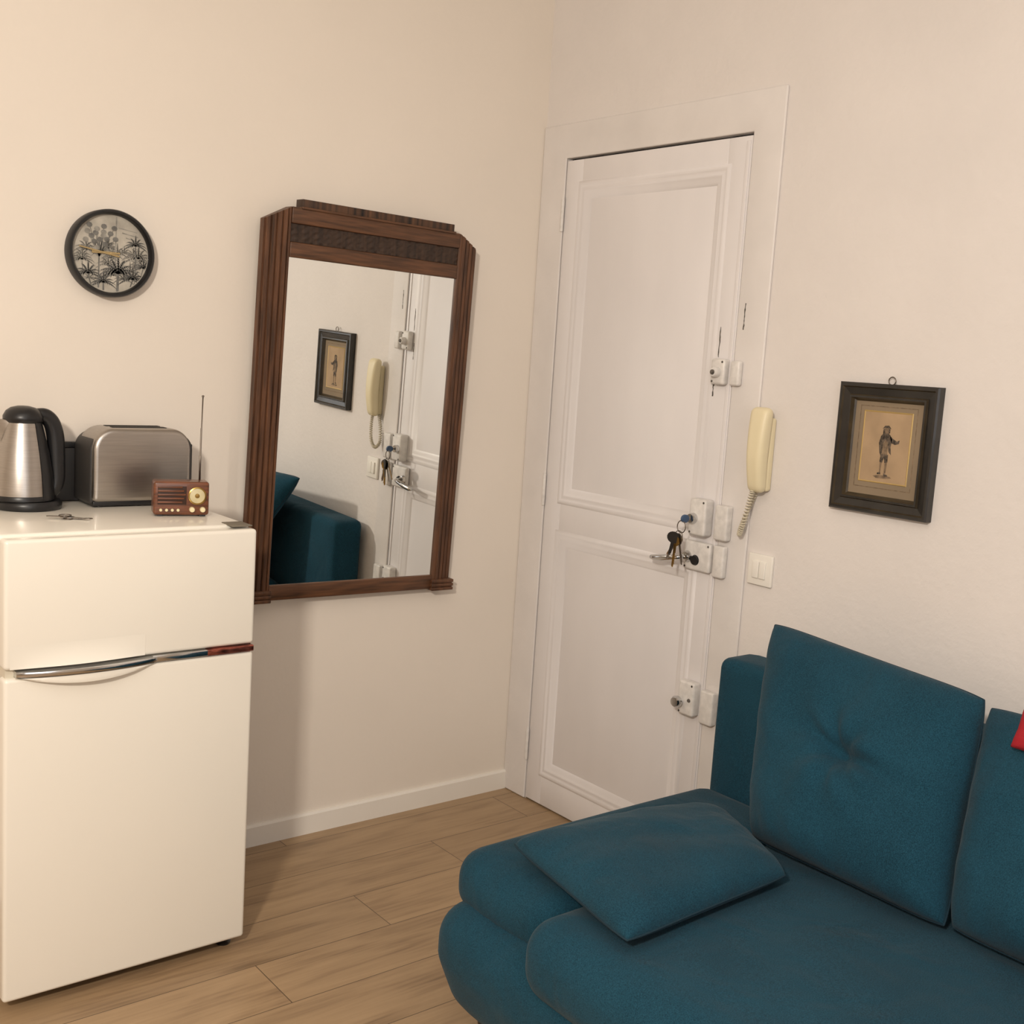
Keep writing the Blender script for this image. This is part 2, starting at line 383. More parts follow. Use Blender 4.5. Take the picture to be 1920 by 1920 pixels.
# intercom
ic=empty("intercom_handset",(0,-1.045,1.21)); tag(ic,"cream plastic wall intercom handset with coiled cord","intercom")
bp=boxes("back_plate",[(-.024,0,-1.083,-1.042,1.226,1.430)],M_ivory,bev=.008,seg=4); keep(ic,bp)
def hpost(p):
    k=(p.z-1.34)/.115
    return (p.x-.010*(1-min(1,abs(k))**2)*(1 if p.x<-.04 else .2)+.008*max(0,-k-.2),p.y+(p.y+1.058)*(.14*k),p.z)
hs=soft_box("handset",(-.058,-.022,-1.089,-1.031,1.222,1.458),.017,M_ivory,n=16,post=hpost); keep(ic,hs)
path=[Vector((-.042,-1.052,1.226)),Vector((-.048,-1.046,1.18)),Vector((-.050,-1.034,1.125)),Vector((-.040,-1.018,1.098)),Vector((-.024,-1.010,1.120)),Vector((-.016,-1.026,1.18)),Vector((-.014,-1.045,1.228))]
def catmull(P,n):
    out=[]
    for i in range(len(P)-1):
        a=P[max(i-1,0)];b_=P[i];c=P[i+1];d=P[min(i+2,len(P)-1)]
        for k in range(n):
            t=k/n; out.append(.5*((2*b_)+(c-a)*t+(2*a-5*b_+4*c-d)*t*t+(3*b_-a-3*c+d)*t**3))
    out.append(P[-1]); return out
cp=catmull(path,60); pts=[]
for i,p in enumerate(cp):
    t=(cp[min(i+1,len(cp)-1)]-cp[max(i-1,0)]).normalized(); a=t.cross(Vector((1,.3,0))).normalized(); b2=t.cross(a)
    an=i*2*math.pi/9
    pts.append(p+(a*math.cos(an)+b2*math.sin(an))*.0058)
cd=tube("coiled_cord",pts,.0021,M_cord,sides=6); keep(ic,cd)

# light switch
sw=empty("light_switch",(0,-1.074,1.005)); tag(sw,"white double rocker light switch on the wall","light switch")
o=boxes("switch_plate",[(-.010,0,-1.118,-1.034,.960,1.048)],M_white,bev=.003); keep(sw,o)
for a,b_ in ((1.053,1.0745),(1.0765,1.098)):
    o=boxes("rocker",[(-.015,-.009,-b_,-a,.980,1.028)],M_white,bev=.002); keep(sw,o)

# picture
pc=empty("framed_picture",(0,-1.4345,1.215)); tag(pc,"small black-framed antique print of a standing figure","picture")
u0,u1,v0,v1=1.292,1.577,1.215,1.543
fr=rect_sweep("picture_frame",u0,u1,v0,v1,[(0,.0),(0,.022),(.004,.026),(.010,.026),(.013,.021),(.030,.018),(.033,.024),(.038,.024),(.042,.014),(.046,.010)],mapB,None,mats=[M_pframe,M_pframe2],pm=[0,0,0,1,0,1,0,1,1]); keep(pc,fr)
bk=boxes("picture_backing",[(-.008,0,-u1+.01,-u0-.01,v0+.01,v1-.01)],M_ink2); keep(pc,bk)
P_=[]
P_.append(prism("a",[(u0+.044,v0+.044),(u1-.044,v0+.044),(u1-.044,v1-.044),(u0+.044,v1-.044)],mapB,.008,.0095,M_matb))
iu0,iu1,iv0,iv1=u0+.072,u1-.072,v0+.078,v1-.068
P_.append(rect_sweep("b",iu0-.012,iu1+.012,iv0-.014,iv1+.012,[(0,.0097),(.002,.0099)],mapB,M_ink2))
mb=join("mat_board",P_); keep(pc,mb)
o=rect_sweep("gold_border",iu0,iu1,iv0,iv1,[(0,.0097),(.0015,.0108),(.004,.010)],mapB,M_goldb); keep(pc,o)
cu=(iu0+iu1)/2; cv=iv0+.016; K=.00088
P_=[prism("c",[(iu0+.003,iv0+.003),(iu1-.003,iv0+.003),(iu1-.003,iv1-.003),(iu0+.003,iv1-.003)],mapB,.0094,.0100,M_ochre)]
def fig(poly,m,d=.0104): P_.append(prism("f",[(cu+a*K,cv+b_*K) for a,b_ in poly],mapB,.0100,d,m))
fig([(-32,2),(-10,6),(24,4),(30,0),(12,-3),(-20,-4)],M_ink2)
fig([(-17,70),(-22,98),(-17,118),(-8,127),(4,128),(13,122),(20,110),(17,90),(21,66),(12,74),(8,96),(0,104),(-7,94),(-9,74),(-12,60)],M_ink)
fig([(12,120),(24,112),(36,106),(44,110),(43,100),(30,96),(18,100)],M_ink)
fig([(-9,64),(-8,98),(0,108),(8,98),(9,64)],M_ink2,.0106)
fig([(-12,66),(-14,44),(-5,42),(-1,58),(3,42),(12,44),(12,66)],M_ink,.0107)
fig([(-13,44),(-12,14),(-8,14),(-6,44)],M_ink2,.0106); fig([(4,42),(4,12),(9,12),(11,44)],M_ink2,.0106)
fig([(-18,12),(-8,15),(-7,8),(-18,7)],M_ink,.0107); fig([(3,12),(16,7),(16,3),(3,4)],M_ink,.0107)
fig([(-6,126),(-7,138),(-1,144),(6,142),(7,131),(3,126)],M_ink2,.0108)
fig([(-11,124),(-11,138),(-6,140),(-5,126)],M_ink,.0109); fig([(7,126),(11,128),(11,139),(7,140)],M_ink,.0109)
fig([(-14,139),(-6,148),(6,149),(14,140),(4,142),(-5,142)],M_ink,.0110)
pp_=join("print_paper",P_); keep(pc,pp_)
o=tube("hanging_ring",[Vector((-.012,-1.436+.010*math.cos(a),1.551+.010*math.sin(a))) for a in [i*math.pi/8 for i in range(16)]],.0016,M_antenna,sides=6,closed=True); keep(pc,o)

# ------------------------------------------------------------------ wall clock
CK=Vector((-1.473,0,1.754))
ck=empty("wall_clock",CK); tag(ck,"round black-rimmed wall clock with grey palm-tree face","clock")
R_=.1135
o=lathe("clock_rim",[(R_-.006,0),(R_,.004),(R_,.036),(R_-.003,.040),(R_-.008,.040),(R_-.012,.034),(R_-.013,.020),(0,.020)],M_blackp,axis='y',center=CK,seg=72); keep(ck,o)
G_=[]
o=lathe("clock_face0",[(0,.0215),(R_-.0125,.0215)],M_clockface,axis='y',center=CK,seg=72); o.modifiers.clear(); G_.append(o)
def clampp(a,b_):
    q=math.hypot(a,b_); return (a,b_) if q<.098 else (a*.098/q,b_*.098/q)
def facepoly(poly,m,d=.0222):
    poly=[clampp(x,y) for x,y in poly]
    n=len(poly); V=[mapA(CK.x+x,CK.z+y,d) for x,y in poly]
    G_.append(mk("p",V,[tuple(range(n))],m))
def palm(x,y,s,m,n=9,trunk=None,a0=10,a1=170,d=.0224,droop=.75):
    V=[];Fc=[]
    def addq(pts):
        s0=len(V); V.extend([mapA(CK.x+a,CK.z+b_,d) for a,b_ in pts]); Fc.append(tuple(range(s0,s0+len(pts))))
    for i in range(n):
        an=math.radians(a0+(a1-a0)*i/(n-1)); prev=None
        for k in range(9):
            t=k/8; px=x+math.cos(an)*s*t*1.05; py=y+math.sin(an)*s*(t-.15*t*t)-s*droop*t*t*(abs(math.cos(an))*.8+.1)
            w=s*.04*math.sin(math.pi*(t*.9+.1))+.0004
            nx,ny=-math.sin(an)*w,math.cos(an)*w
            cur=(clampp(px+nx,py+ny),clampp(px-nx,py-ny))
            if prev: addq([prev[0],cur[0],cur[1],prev[1]])
            if 1<k<9:
                sg=1 if math.cos(an)>=0 else -1
                lx=px+sg*s*.06; ly=py-s*.24*(1.1-t)
                addq([clampp(px-sg*s*.04,py+ny),clampp(px+sg*s*.035,py),clampp(lx,ly)])
            prev=cur
    if trunk:
        w=s*.045; addq([clampp(x-w,y),clampp(x+w,y),clampp(x+w*1.3,y-trunk),clampp(x-w*1.3,y-trunk)])
    G_.append(mk("p",V,Fc,m))
rp_=random.Random(11)
for i in range(26):
    a=rp_.uniform(0,6.28); q=.09*math.sqrt(rp_.random()); 
    if math.sin(a)*q>.035: continue
    palm(math.cos(a)*q,math.sin(a)*q-.01,rp_.uniform(.022,.036),M_palm2,7,d=.02185+i*.00001)
palm(.020,-.050,.062,M_palm,11,.05,d=.0226)
palm(.074,-.006,.046,M_palm2,9,.08,d=.0223)
palm(.066,.026,.036,M_palm,9,.07,d=.0224)
palm(-.058,-.056,.044,M_palm,9,.04,d=.0225)
palm(-.074,-.022,.036,M_palm2,9,.05,d=.0223)
palm(.060,-.062,.042,M_palm,9,.03,d=.0227)
palm(-.018,-.076,.038,M_palm,9,.02,d=.0227)
palm(.088,-.030,.034,M_palm,9,.03,d=.0225)
for i in range(17):
    a=i*2.39996; r=.010+.0024*i; bx_,by_=-.030+math.cos(a)*r*1.05,.044+math.sin(a)*r*.70
    facepoly([(-.031,-.01),(-.029,-.01),(bx_+.0006,by_),(bx_-.0006,by_)],M_palm,.0226)
    facepoly([(bx_+.0078*math.cos(q*math.pi/4),by_+.0066*math.sin(q*math.pi/4)) for q in range(8)],M_palm if i%3 else M_palm2,.0228+i*.00001)
facepoly([(.010,-.05),(.014,-.05),(.016,.096),(.013,.096)],M_palm2,.0221)
facepoly([(-.033,-.09),(-.029,-.09),(-.028,.04),(-.031,.04)],M_palm,.0221)
for i in range(5): facepoly([(.02+.01*i,.07-.012*i),(.07+.003*i,.062-.012*i),(.07+.003*i,.060-.012*i),(.02+.01*i,.067-.012*i)],M_palm2,.0219)
o=join("clock_face",G_); keep(ck,o)
def hand(name,x0,z0,x1,z1,w,d):
    a=Vector((x0,z0));b_=Vector((x1,z1)); t=(b_-a).normalized(); nn=Vector((-t.y,t.x))*w
    o=prism(name,[(CK.x+p.x,CK.z+p.y) for p in (a+nn,b_+nn*.7,b_-nn*.7,a-nn)],mapA,d,d+.0012,M_gold); keep(ck,o)
hand("minute_hand",.022,-.006,-.083,.012,.0024,.0265)
hand("hour_hand",-.050,.001,.024,.002,.0034,.0245)
o=lathe("hand_pin",[(0,.030),(.004,.029),(.004,.022)],M_gold,axis='y',center=CK,seg=16); keep(ck,o)

# ------------------------------------------------------------------ wall mirror
MC=Vector((-.686,0,1.36))
mr=empty("wall_mirror",MC)
tag(mr,"large art deco mirror in a ribbed dark walnut frame","mirror")
def pm(o): o.parent=mr; return o
GW=.295; ZG0,ZG1=-.533,.432; OW=.373; ZB=-.583; ZT_=.573
def pilaster(sg):
    prof=[]
    W=OW-GW; n=4
    prof.append((0,.006)); prof.append((0,.044)); prof.append((.003,.048)); prof.append((.009,.048)); prof.append((.010,.044))
    for i in range(n):
        a=.011+i*(W-.013)/n; b_=.011+(i+1)*(W-.013)/n; d=.050-.0035*i
        prof+= [(a,d-.004),(a+.002,d-.001),(b_-.005,d-.001),(b_-.003,d-.004),(b_-.0025,d-.009),(b_-.0005,d-.009)]
    prof.append((W,.031)); prof.append((W,.008))
    V=[];Fc=[];m_=len(prof)
    for (x,d) in prof: V.append((sg*(GW+x),-d,ZB))
    for (x,d) in prof: V.append((sg*(GW+x),-d,ZT_-.042*max(0,(x-.0))/W))
    for i in range(m_-1): Fc.append((i,i+1,m_+i+1,m_+i))
    Fc.append(tuple(range(m_))); Fc.append(tuple(range(m_,2*m_)))
    return pm(mk("pilaster",V,Fc,M_walnut))
for sg in (1,-1):
    pl_=pilaster(sg)
    xs=sorted((sg*(GW-.004),sg*(OW+.004)))
    o=boxes("pilaster_foot",[(xs[0]+.002,xs[1]-.002,-.052,-.004,ZB,ZB+.036)],M_walnut,bev=.002,seg=2); o.parent=pl_
    for z in (ZB,ZB+.013,ZB+.026):
        o=boxes("foot_bead",[(xs[0],xs[1],-.057,-.004,z-.001,z+.009)],M_walnut,bev=.002,seg=2); o.parent=pl_
tr=pm(boxes("top_rail",[(-GW,GW,-.038,-.004,ZG1,ZT_),(-GW,GW,-.047,-.037,ZG1,ZG1+.043),(-GW,GW,-.049,-.037,ZG1+.095,ZT_)],M_walnuth,bev=.003,seg=2))
pm(boxes("bottom_rail",[(-GW,GW,-.046,-.004,ZB+.004,ZG0)],M_walnuth,bev=.003,seg=2))
V=[];Fc=[]; nx=150; nz=12
for i in range(nx+1):
    for j in range(nz+1):
        x=-GW+2*GW*i/nx; z=ZG1+.044+.050*j/nz
        s=math.sin(i*.45+2.2*math.sin(j*.6))*math.cos(j*.9+i*.21)+.5*math.sin(i*.93-j*1.3)
        V.append((x,-.042-.002*s,z))
for i in range(nx):
    for j in range(nz): Fc.append((i*(nz+1)+j,(i+1)*(nz+1)+j,(i+1)*(nz+1)+j+1,i*(nz+1)+j+1))
o=mk("carved_band",V,Fc,M_walnutd,smooth=True); o.parent=tr
pm(boxes("crest",[(-.262,.272,-.045,-.004,ZT_,ZT_+.025)],M_crest,bev=.001,seg=2))
pm(boxes("crest_moulding",[(-.266,.276,-.053,-.004,ZT_-.004,ZT_+.003)],M_walnuth,bev=.002,seg=2))
pm(boxes("mirror_glass",[(-GW,GW,-.038,-.033,ZG0,ZG1)],M_mirror))
pm(boxes("mirror_backboard",[(-GW,GW,-.032,-.006,ZG0,ZG1)],M_walnutd))
TL_=.0265
mr.rotation_euler=(TL_,.015,.0030)      # hangs with its top tipped slightly off the wall
mr.location=(MC.x-.006,-.583*math.sin(TL_)-.0005,MC.z)

# ------------------------------------------------------------------ fridge
FXa,FXb=-1.874,-1.286; FY=-.551; FT=1.10
fg=empty("refrigerator",((FXa+FXb)/2,-.3,0)); tag(fg,"old white two-door refrigerator with chrome handle strip","refrigerator")
bd_=boxes("cabinet_body",[(FXa+.004,FXb-.004,-.495,-.03,.046,1.078)],M_fridgeside,bev=.006); keep(fg,bd_)
tp=boxes("top_panel",[(FXa,FXb,-.505,-.028,1.078,1.100)],M_fridge,bev=.008,seg=4); keep(fg,tp)
gk=boxes("door_gasket",[(FXa+.012,FXb-.012,-.507,-.494,.050,1.075)],M_gasket); keep(fg,gk)
d1=boxes("freezer_door",[(FXa,FXb,FY,-.507,.806,1.094)],M_fridge,bev=.009,seg=5); keep(fg,d1)
d2=boxes("fridge_door",[(FXa,FXb,FY,-.507,.030,.786)],M_fridge,bev=.009,seg=5); keep(fg,d2)
sp=boxes("door_divider",[(FXa+.006,FXb-.006,-.536,-.49,.784,.808)],M_fridgeside); keep(fg,sp)
st=boxes("chrome_strip",[(-1.545,-1.408,-.5565,-.530,.789,.804)],M_chrome,bev=.002,seg=2); sub(d2,st)
st=boxes("name_strip",[(-1.408,-1.288,-.5565,-.530,.789,.804)],M_redstrip,bev=.002,seg=2); sub(d2,st)
def bowed(name,z_of,front,m):
    V=[];Fc=[];n=40
    for i in range(n+1):
        s=i/n; x=-1.850+(.315)*s; z0,z1=z_of(s); y=front(s)
        V+=[(x,-.535,z0),(x,y,z0+.002),(x,y-.002,(z0+z1)/2),(x,y,z1-.002),(x,-.535,z1)]
    for i in range(n):
        for k in range(4): Fc.append((i*5+k,(i+1)*5+k,(i+1)*5+k+1,i*5+k+1))
        Fc.append((i*5+4,(i+1)*5+4,(i+1)*5,i*5))
    Fc.append((0,1,2,3,4)); Fc.append(tuple(n*5+k for k in (4,3,2,1,0)))
    o=mk(name,V,Fc,m,smooth=True); md=o.modifiers.new("es",'EDGE_SPLIT'); md.split_angle=math.radians(45); sub(d2,o)
bw=lambda s:-.556-.026*math.sin(math.pi*s)**.7
bowed("chrome_handle",lambda s:(.789,.804),bw,M_chrome)
bowed("handle_grip",lambda s:(.789-.022*math.sin(math.pi*s)**.8-.001,.789),lambda s:bw(s)+.006,M_fridge)
V=[];Fc=[];n=30;m_=10
for i in range(n+1):
    for j in range(m_+1):
        s=i/n;t=j/m_; V.append((-1.862+.30*s,FY-.0005-.012*(math.sin(math.pi*s)**1.2)*(1-t)**2.2,.808+.05*t))
for i in range(n):
    for j in range(m_): Fc.append((i*(m_+1)+j,(i+1)*(m_+1)+j,(i+1)*(m_+1)+j+1,i*(m_+1)+j+1))
o=mk("handle_swell",V,Fc,M_fridge,smooth=True); sub(d1,o)
o=boxes("hinge_bracket",[(-1.345,-1.292,-.535,-.470,1.0985,1.102)],M_gasket,bev=.0015,seg=2); keep(fg,o)
for x,y in ((-1.83,-.47),(-1.83,-.08),(-1.320,-.500),(-1.33,-.08)):
    o=lathe("foot",[(0,0),(.018,0),(.020,.006),(.012,.012),(.012,.048),(0,.048)],M_blackp,center=(x,y,0),seg=20); keep(fg,o)
o=boxes("kick_plate",[(FXa+.02,FXb-.05,-.44,-.43,.006,.047)],M_dark); keep(fg,o)

# ------------------------------------------------------------------ kettle
FT2=FT+.0005
KC=Vector((-1.707,-.125,FT2))
kt=empty("electric_kettle",KC); tag(kt,"brushed steel electric kettle with black handle and lid","kettle")
o=lathe("power_base",[(0,0),(.078,0),(.081,.004),(.081,.016),(.076,.022),(0,.022)],M_blackp,center=KC,seg=64); keep(kt,o)
KB=KC+Vector((-.012,0,0))
kb_=lathe("kettle_body",[(0,.023),(.071,.023),(.073,.028),(.073,.036),(.072,.05),(.068,.09),(.060,.14),(.050,.185),(.043,.215),(.041,.222),(0,.222)],M_steel,center=KB,seg=64); keep(kt,kb_)
o=lathe("kettle_collar",[(.0715,.022),(.0745,.024),(.0745,.034),(.073,.036)],M_blackp,center=KB,seg=64); keep(kt,o)
o=lathe("lid",[(.043,.214),(.047,.220),(.047,.230),(.040,.243),(.029,.251),(.014,.255),(0,.256)],M_blackp,center=KB,seg=48); keep(kt,o)
o2=soft_box("lid_button",(KB.x+.018,KB.x+.056,-.142,-.108,FT+.222,FT+.246),.008,M_blackp,n=8); sub(o,o2)
pth=[(.025,.232),(.050,.232),(.066,.218),(.075,.194),(.079,.165),(.081,.12),(.082,.075),(.076,.050),(.064,.036)]
pp=catmull([Vector((KB.x+a,-.127,FT+b_)) for a,b_ in pth],6)
V=[];Fc=[];S=12
for i,p in enumerate(pp):
    t=(pp[min(i+1,len(pp)-1)]-pp[max(i-1,0)]).normalized(); a=Vector((0,1,0)); b2=t.cross(a)
    f=i/(len(pp)-1); wy=.017; wn=.017+.005*math.sin(math.pi*f)
    for k in range(S):
        an=2*math.pi*k/S; V.append(p+a*math.cos(an)*wy+b2*math.sin(an)*wn)
for i in range(len(pp)-1):
    for k in range(S): Fc.append((i*S+k,i*S+(k+1)%S,(i+1)*S+(k+1)%S,(i+1)*S+k))
Fc.append(tuple(range(S))); Fc.append(tuple((len(pp)-1)*S+k for k in range(S)))
hd_=mk("kettle_handle",V,Fc,M_blackp,smooth=True); keep(kt,hd_)
V=[];Fc=[]
for i in range(13):
    t=i/12; z=.03+.19*t; rb=np.interp(z,[.03,.05,.09,.14,.185,.222],[.0735,.072,.068,.060,.050,.041])+.0015
    for k in range(13):
        an=math.radians(-66+114*k/12); V.append((KB.x+rb*math.cos(an),KB.y+rb*math.sin(an),FT+z))
for i in range(12):
    for k in range(12): Fc.append((i*13+k,i*13+k+1,(i+1)*13+k+1,(i+1)*13+k))
o=mk("handle_mount",V,Fc,M_blackp,smooth=True); sub(hd_,o)
V=[(KB.x-.030,-.150,FT+.222),(KB.x-.030,-.100,FT+.222),(KB.x-.068,-.125,FT+.222),(KB.x-.052,-.143,FT+.165),(KB.x-.052,-.107,FT+.165),(KB.x-.056,-.125,FT+.160)]
o=mk("spout",V,[(0,2,1),(0,3,5,2),(1,2,5,4),(0,1,4,3),(3,4,5)],M_steel); bevel(o,.003,2); keep(kt,o)

# black box behind, between kettle and toaster
bxk=empty("storage_box",(-1.585,-.02,FT2)); tag(bxk,"small flat black box standing behind the kettle","box")
o=boxes("box_body",[(-1.615,-1.50,-.030,-.008,FT2,FT+.142)],M_darkgrey,bev=.003); keep(bxk,o)
o=boxes("box_lid",[(-1.617,-1.498,-.0315,-.0065,FT+.142,FT+.157)],M_blackp,bev=.002); keep(bxk,o)

# ------------------------------------------------------------------ toaster
TX0,TX1,TY0,TY1=-1.566,-1.290,-.165,-.037; TZ0,TZ1=FT+.012,FT+.205
ts=empty("toaster",((TX0+TX1)/2,-.1,FT2)); tag(ts,"brushed stainless steel two-slice toaster","toaster")
def arch(x0,x1,z0,z1,r,n=10):
    P=[(x0,z0),(x1,z0)]
    for i in range(n+1):
        a=i/n*math.pi/2; P.append((x1-r+r*math.cos(a),z1-r+r*math.sin(a)))
    for i in range(n+1):
        a=math.pi/2+i/n*math.pi/2; P.append((x0+r+r*math.cos(a),z1-r+r*math.sin(a)))
    return P
sh_=prism("toaster_shell",arch(TX0+.008,TX1-.006,TZ0,TZ1,.055),mapA,-TY1,-TY0,M_steel); bevel(sh_,.014,5,40); keep(ts,sh_)
o=prism("end_cap",arch(TX0+.003,TX0+.10,TZ0-.004,TZ1-.014,.045),mapA,-TY1-.012,-TY0-.012,M_darkgrey); bevel(o,.008,3,40); keep(ts,o)
ec=prism("end_cap",arch(TX1-.10,TX1,TZ0-.004,TZ1-.012,.045),mapA,-TY1-.008,-TY0-.006,M_darkgrey); bevel(ec,.008,3,40); keep(ts,ec)
o=boxes("toaster_base",[(TX0+.010,TX1-.008,TY0+.006,TY1-.006,FT+.003,TZ0+.004)],M_blackp,bev=.003); keep(ts,o)
for yy in (-.125,-.078):
    o=boxes("bread_slot",[(TX0+.065,TX1-.065,yy-.011,yy+.011,TZ1-.006,TZ1+.0015)],M_dark,bev=.001,seg=2); sub(sh_,o)
o=boxes("lever",[(TX1-.001,TX1+.018,-.112,-.088,FT+.150,FT+.160)],M_blackp,bev=.003); keep(ts,o)
for x in (TX0+.03,TX1-.03):
    for y in (TY0+.02,TY1-.02):
        o=lathe("foot",[(0,0),(.008,0),(.008,.005),(0,.005)],M_blackp,center=(x,y,FT2),seg=14); keep(ts,o)

# ------------------------------------------------------------------ radio
rd=empty("radio",(-1.392,-.325,FT2)); tag(rd,"miniature retro wooden radio with cream dial and antenna","radio")
def pr(o,p=None): o.parent=p or rd; return o
cb_=pr(boxes("radio_cabinet",[(-.068,.068,-.030,.030,.003,.088)],M_radwood,bev=.007,seg=4))
pr(boxes("radio_foot",[(-.06,-.045,-.025,.025,0,.004)],M_blackp)); pr(boxes("radio_foot",[(.045,.06,-.025,.025,0,.004)],M_blackp))
gr_=pr(boxes("grille",[(-.058,.012,-.0312,-.029,.030,.076)],M_raddark,bev=.0008,seg=2))
for i in range(5):
    z=.034+i*.0095; pr(boxes("grille_slat",[(-.058,.010-.004*abs(i-2),-.034,-.031,z,z+.0048)],M_radwood,bev=.0012,seg=2),gr_)
dl=pr(lathe("dial",[(0,.0345),(.0185,.0345),(.0195,.034)],M_creamdial,axis='y',center=(.038,0,.053),seg=40))
pr(lathe("dial_bezel",[(.0185,.034),(.0195,.0365),(.0225,.0355),(.023,.029)],M_brass,axis='y',center=(.038,0,.053),seg=40),dl)
pr(lathe("dial_pointer",[(0,.037),(.005,.0365),(.006,.034)],M_brass,axis='y',center=(.038,0,.053),seg=20),dl)
for x in (.026,.052): pr(lathe("tuning_knob",[(0,.040),(.0055,.0395),(.0065,.038),(.007,.030)],M_cream,axis='y',center=(x,0,.018),seg=20))
for x in (-.050,-.036,-.022,-.008): pr(lathe("push_button",[(0,.0335),(.0035,.033),(.0038,.030)],M_cream,axis='y',center=(x,0,.016),seg=14))
an_=pr(tube("antenna",[(.050,.024,.080),(.050,.024,.15),(.0505,.024,.151),(.051,.024,.22),(.0515,.024,.221),(.053,.024,.300)],[.0026,.0026,.0021,.0021,.0016,.0016],M_antenna,sides=8))
pr(lathe("antenna_tip",[(0,0),(.003,.001),(.003,.005),(0,.006)],M_antenna,center=(.053,.024,.299),seg=10),an_)
rd.rotation_euler=(0,0,math.radians(-16))

# ------------------------------------------------------------------ keys
def key_mesh(name,parent,m,L_=.05,head=.011):
    sh=[(.94*head,-.0038)]
    for i in range(6): 
        x=head+L_*.3+i*L_*.1; sh+= [(x,-.0038),(x+L_*.05,-.0015)]
    sh+=[(head+L_,0),(head+L_-.003,.003),(.94*head,.003)]
    poly=[(head*math.cos(a),head*math.sin(a)) for a in [math.radians(18+i*324/14) for i in range(15)]]+sh
    return prism(name,poly,lambda u,v,d:(u,v,d),0,.0022,m,parent)
kr=empty("key_set",(0,0,0))
kr.location=(-1.672,-.330,FT+.001); kr.rotation_euler=(0,0,math.radians(-12)); tag(kr,"small steel keys lying on the refrigerator top","keys")
k1=key_mesh("key",kr,M_antenna,.045); k2=key_mesh("key",kr,M_steel,.04); k2.location=(.004,.004,.0025); k2.rotation_euler=(0,0,math.radians(-35))
k3=key_mesh("key",kr,M_antenna,.03); k3.location=(-.008,.0,.005); k3.rotation_euler=(0,0,math.radians(165))
tube("key_ring_loop",[(.014*math.cos(i*math.pi/10)-.006,.014*math.sin(i*math.pi/10)+.004,.0085) for i in range(20)],.0011,M_antenna,kr,sides=6,closed=True)
hk=empty("key_bunch",(-.062,-.845,1.118)); tag(hk,"bunch of keys hanging from the middle door lock","keys")
def hp(o): o.parent=hk; return o
k=prism("key_head",[(math.cos(i*math.pi/8)*.015,math.sin(i*math.pi/8)*.012) for i in range(16)],lambda u,v,d:(-.018+u,d,v),-.004,.004,M_blue); hp(k); bevel(k,.001,2)
hp(boxes("inserted_blade",[(-.006,.008,-.001,.001,-.004,.004)],M_steel))
hp(tube("split_ring",[(-.026,.004+.016*math.cos(i*math.pi/10),-.024+.018*math.sin(i*math.pi/10)) for i in range(20)],.0016,M_antenna,sides=6,closed=True))
def hang(m,ang,tilt,L_,head=.013,dx=0,dy=0,dz=0,s=1.25):
    o=key_mesh("hanging_key",hk,m,L_,head)
    Rm=Matrix.Rotation(math.radians(ang),4,'X')@Matrix.Rotation(math.radians(tilt),4,'Z')@Matrix(((0,0,-1,0),(0,1,0,0),(-1,0,0,0),(0,0,0,1)))
    o.matrix_local=Matrix.Translation((-.028+dx,.008+dy,-.060+dz))@Rm@Matrix.Diagonal((s,s*1.15,1.3,1)); return o
hang(M_antenna,-14,-25,.046,.014,-.004,-.006); hang(M_brass,3,-10,.050,.013,-.010,.002,-.006)
hang(M_blackp,12,20,.030,.014,-.016,.006,.004); hang(M_steel,22,10,.044,.013,-.006,.008); hang(M_brass,32,30,.040,.012,.002,.008)
hp(tube("split_ring",[(-.030,.008+.014*math.cos(i*math.pi/10),-.050+.014*math.sin(i*math.pi/10)) for i in range(20)],.0014,M_antenna,sides=6,closed=True))

# ------------------------------------------------------------------ sofa
sf=empty("sofa",(-.6,-2.06,0)); tag(sf,"teal fabric sofa bed with low padded end cushions","sofa")
def tap(p):
    k=max(0,(.20-p.z)/.16); return (p.x+(.05*k if p.x<-.6 else 0),p.y+(-.04*k if p.y>-1.6 else (.04*k if p.y<-2.6 else 0)),p.z)
o=soft_box("sofa_base",(-1.105,-.17,-3.08,-1.095,.045,.325),.085,M_teal,n=30,bulge=(.02,0,.01,.01,0,0),post=tap); keep(sf,o)
def arm(y0,y1):
    o=soft_box("end_cushion",(-1.030,-.17,y0,y1,.275,.425),.062,M_teal,n=24,bulge=(.02,0,0,.010,0,.010)); keep(sf,o); return o
arm(-1.440,-1.080); arm(-3.08,-2.735)
sc_=soft_box("seat_cushion",(-1.130,-.17,-2.73,-1.435,.262,.438),.075,M_teal,n=34,bulge=(.015,0,0,0,0,.010)); keep(sf,sc_)
o=soft_box("backrest",(-.165,-.022,-3.08,-1.085,.10,.776),.030,M_teal,n=24,bulge=(.004,0,0,.006,0,.004)); keep(sf,o)
for x in (-1.00,-.2):
    for y in (-1.22,-2.95):
        o=lathe("leg",[(0,0),(.022,0),(.028,.06),(0,.06)],M_blackp,center=(x,y,0),seg=20); keep(sf,o)
def backc(A,B,C_,D,seed):
    A,B,C_,D=map(Vector,(A,B,C_,D)); c=(A+B+C_+D)/4
    e=empty("back_cushion",(c.x,c.y,.45)); e["group"]="sofa back cushions"
    o,rim=pillow("cushion_cover",A,B,C_,D,.112,M_teal,pinch=.012,tuft=.30,crease=.0055,seed=seed,n=76,Tb=.05,ex=.42,low=.22,round_=.03); keep(e,o)
    wl=tube("seam_welt",rim,.0026,M_welt,sides=6,closed=True); sub(o,wl)
    nrm=(D-A).cross(B-A).normalized(); bc=c+nrm*.054
    o=soft_box("cushion_button",(-.011,.011,-.011,.011,-.006,.006),.0055,M_teal,n=6); o.location=bc; o.rotation_euler=nrm.to_track_quat('Z','Y').to_euler(); keep(e,o)
    return e
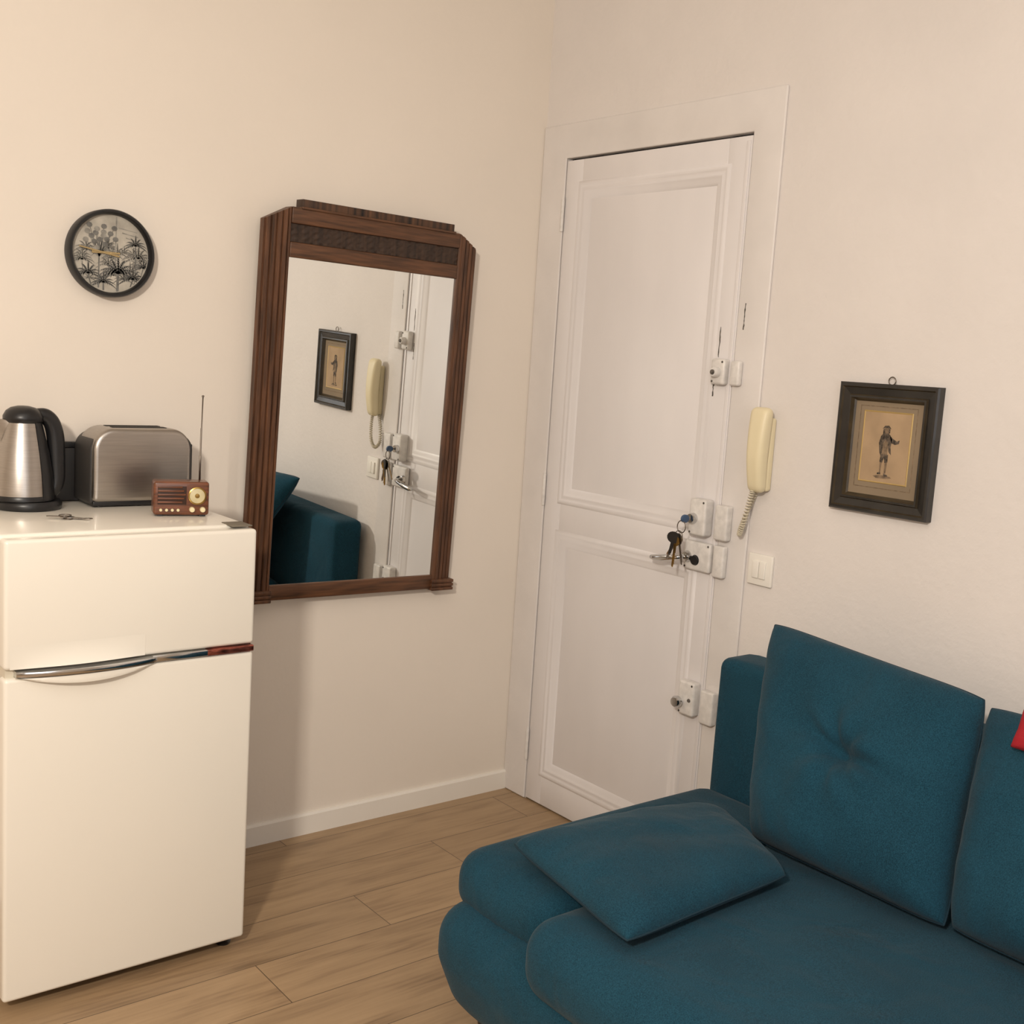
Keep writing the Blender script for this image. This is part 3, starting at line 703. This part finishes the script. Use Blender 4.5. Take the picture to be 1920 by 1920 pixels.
c1=backc((-.215,-1.298,.926),(-.215,-1.888,.886),(-.455,-1.985,.464),(-.450,-1.475,.464),1); tag(c1,"large square teal back cushion with centre button","cushion")
c2=backc((-.205,-1.886,.870),(-.205,-2.47,.87),(-.445,-2.52,.464),(-.445,-1.984,.464),2); tag(c2,"large square teal back cushion against the backrest","cushion")
fc=empty("throw_pillow",(-.78,-1.5,.46)); tag(fc,"flat rectangular teal pillow lying on the sofa end","pillow")
o,rim=pillow("pillow_cover",(-.990,-1.240,.480),(-.42,-1.335,.482),(-.565,-1.675,.480),(-1.065,-1.690,.474),.066,M_teal,pinch=.02,crease=.003,seed=5,n=56,Tb=.026,ex=.36,round_=.03)
keep(fc,o); wl=tube("seam_welt",rim,.0024,M_welt,sides=6,closed=True); sub(o,wl)
rp=empty("throw_blanket",(-.3,-2.15,.86)); tag(rp,"folded red fabric throw resting on a back cushion","blanket")
o,rim=pillow("blanket_fold",(-.290,-2.002,.910),(-.290,-2.35,.910),(-.345,-2.35,.838),(-.345,-2.010,.838),.030,M_red,seed=8,crease=.002,n=24,ex=.35,Tb=.012); keep(rp,o)

# ------------------------------------------------------------------ camera
F=2150.9;yaw,pitch,roll=[math.radians(a) for a in (38.846,7.657,3.632)]
f=Vector((math.sin(yaw)*math.cos(pitch),math.cos(yaw)*math.cos(pitch),-math.sin(pitch)))
r=Vector((math.cos(yaw),-math.sin(yaw),0)); u=r.cross(f)
r2=math.cos(roll)*r+math.sin(roll)*u; u2=-math.sin(roll)*r+math.cos(roll)*u
cam=bpy.data.cameras.new("camera"); co=bpy.data.objects.new("camera",cam); col.objects.link(co)
co.matrix_world=Matrix((( r2.x,u2.x,-f.x,-2.5467),(r2.y,u2.y,-f.y,-3.1055),(r2.z,u2.z,-f.z,1.55),(0,0,0,1)))
cam.sensor_width=36; cam.lens=F/1920*36; cam.clip_start=.05
scene.camera=co

# ------------------------------------------------------------------ lights
def area(name,loc,target,size,power,color):
    l=bpy.data.lights.new(name,'AREA'); l.shape='SQUARE'; l.size=size; l.energy=power; l.color=color
    o=bpy.data.objects.new(name,l); o.location=loc; o.rotation_euler=(Vector(target)-Vector(loc)).to_track_quat('-Z','Y').to_euler(); col.objects.link(o); return o
area("ceiling_lamp_light",(-3.5,-3.2,2.45),(-1.2,-.6,.9),.22,74,(1,.905,.785))
area("rear_fill_light",(-2.4,-4.6,1.7),(-.9,-.5,1.3),1.5,18,(.92,.95,1))  # unseen broad cool fill lamp behind the camera; no window is built there
area("ceiling_bounce",(-2.2,-2.4,2.9),(-2.2,-2.4,0),2.2,14,(1,.96,.92))
w=bpy.data.worlds.new("world"); scene.world=w; w.use_nodes=True
w.node_tree.nodes["Background"].inputs[0].default_value=(1,.95,.88,1); w.node_tree.nodes["Background"].inputs[1].default_value=.3
scene.view_settings.view_transform='Standard'
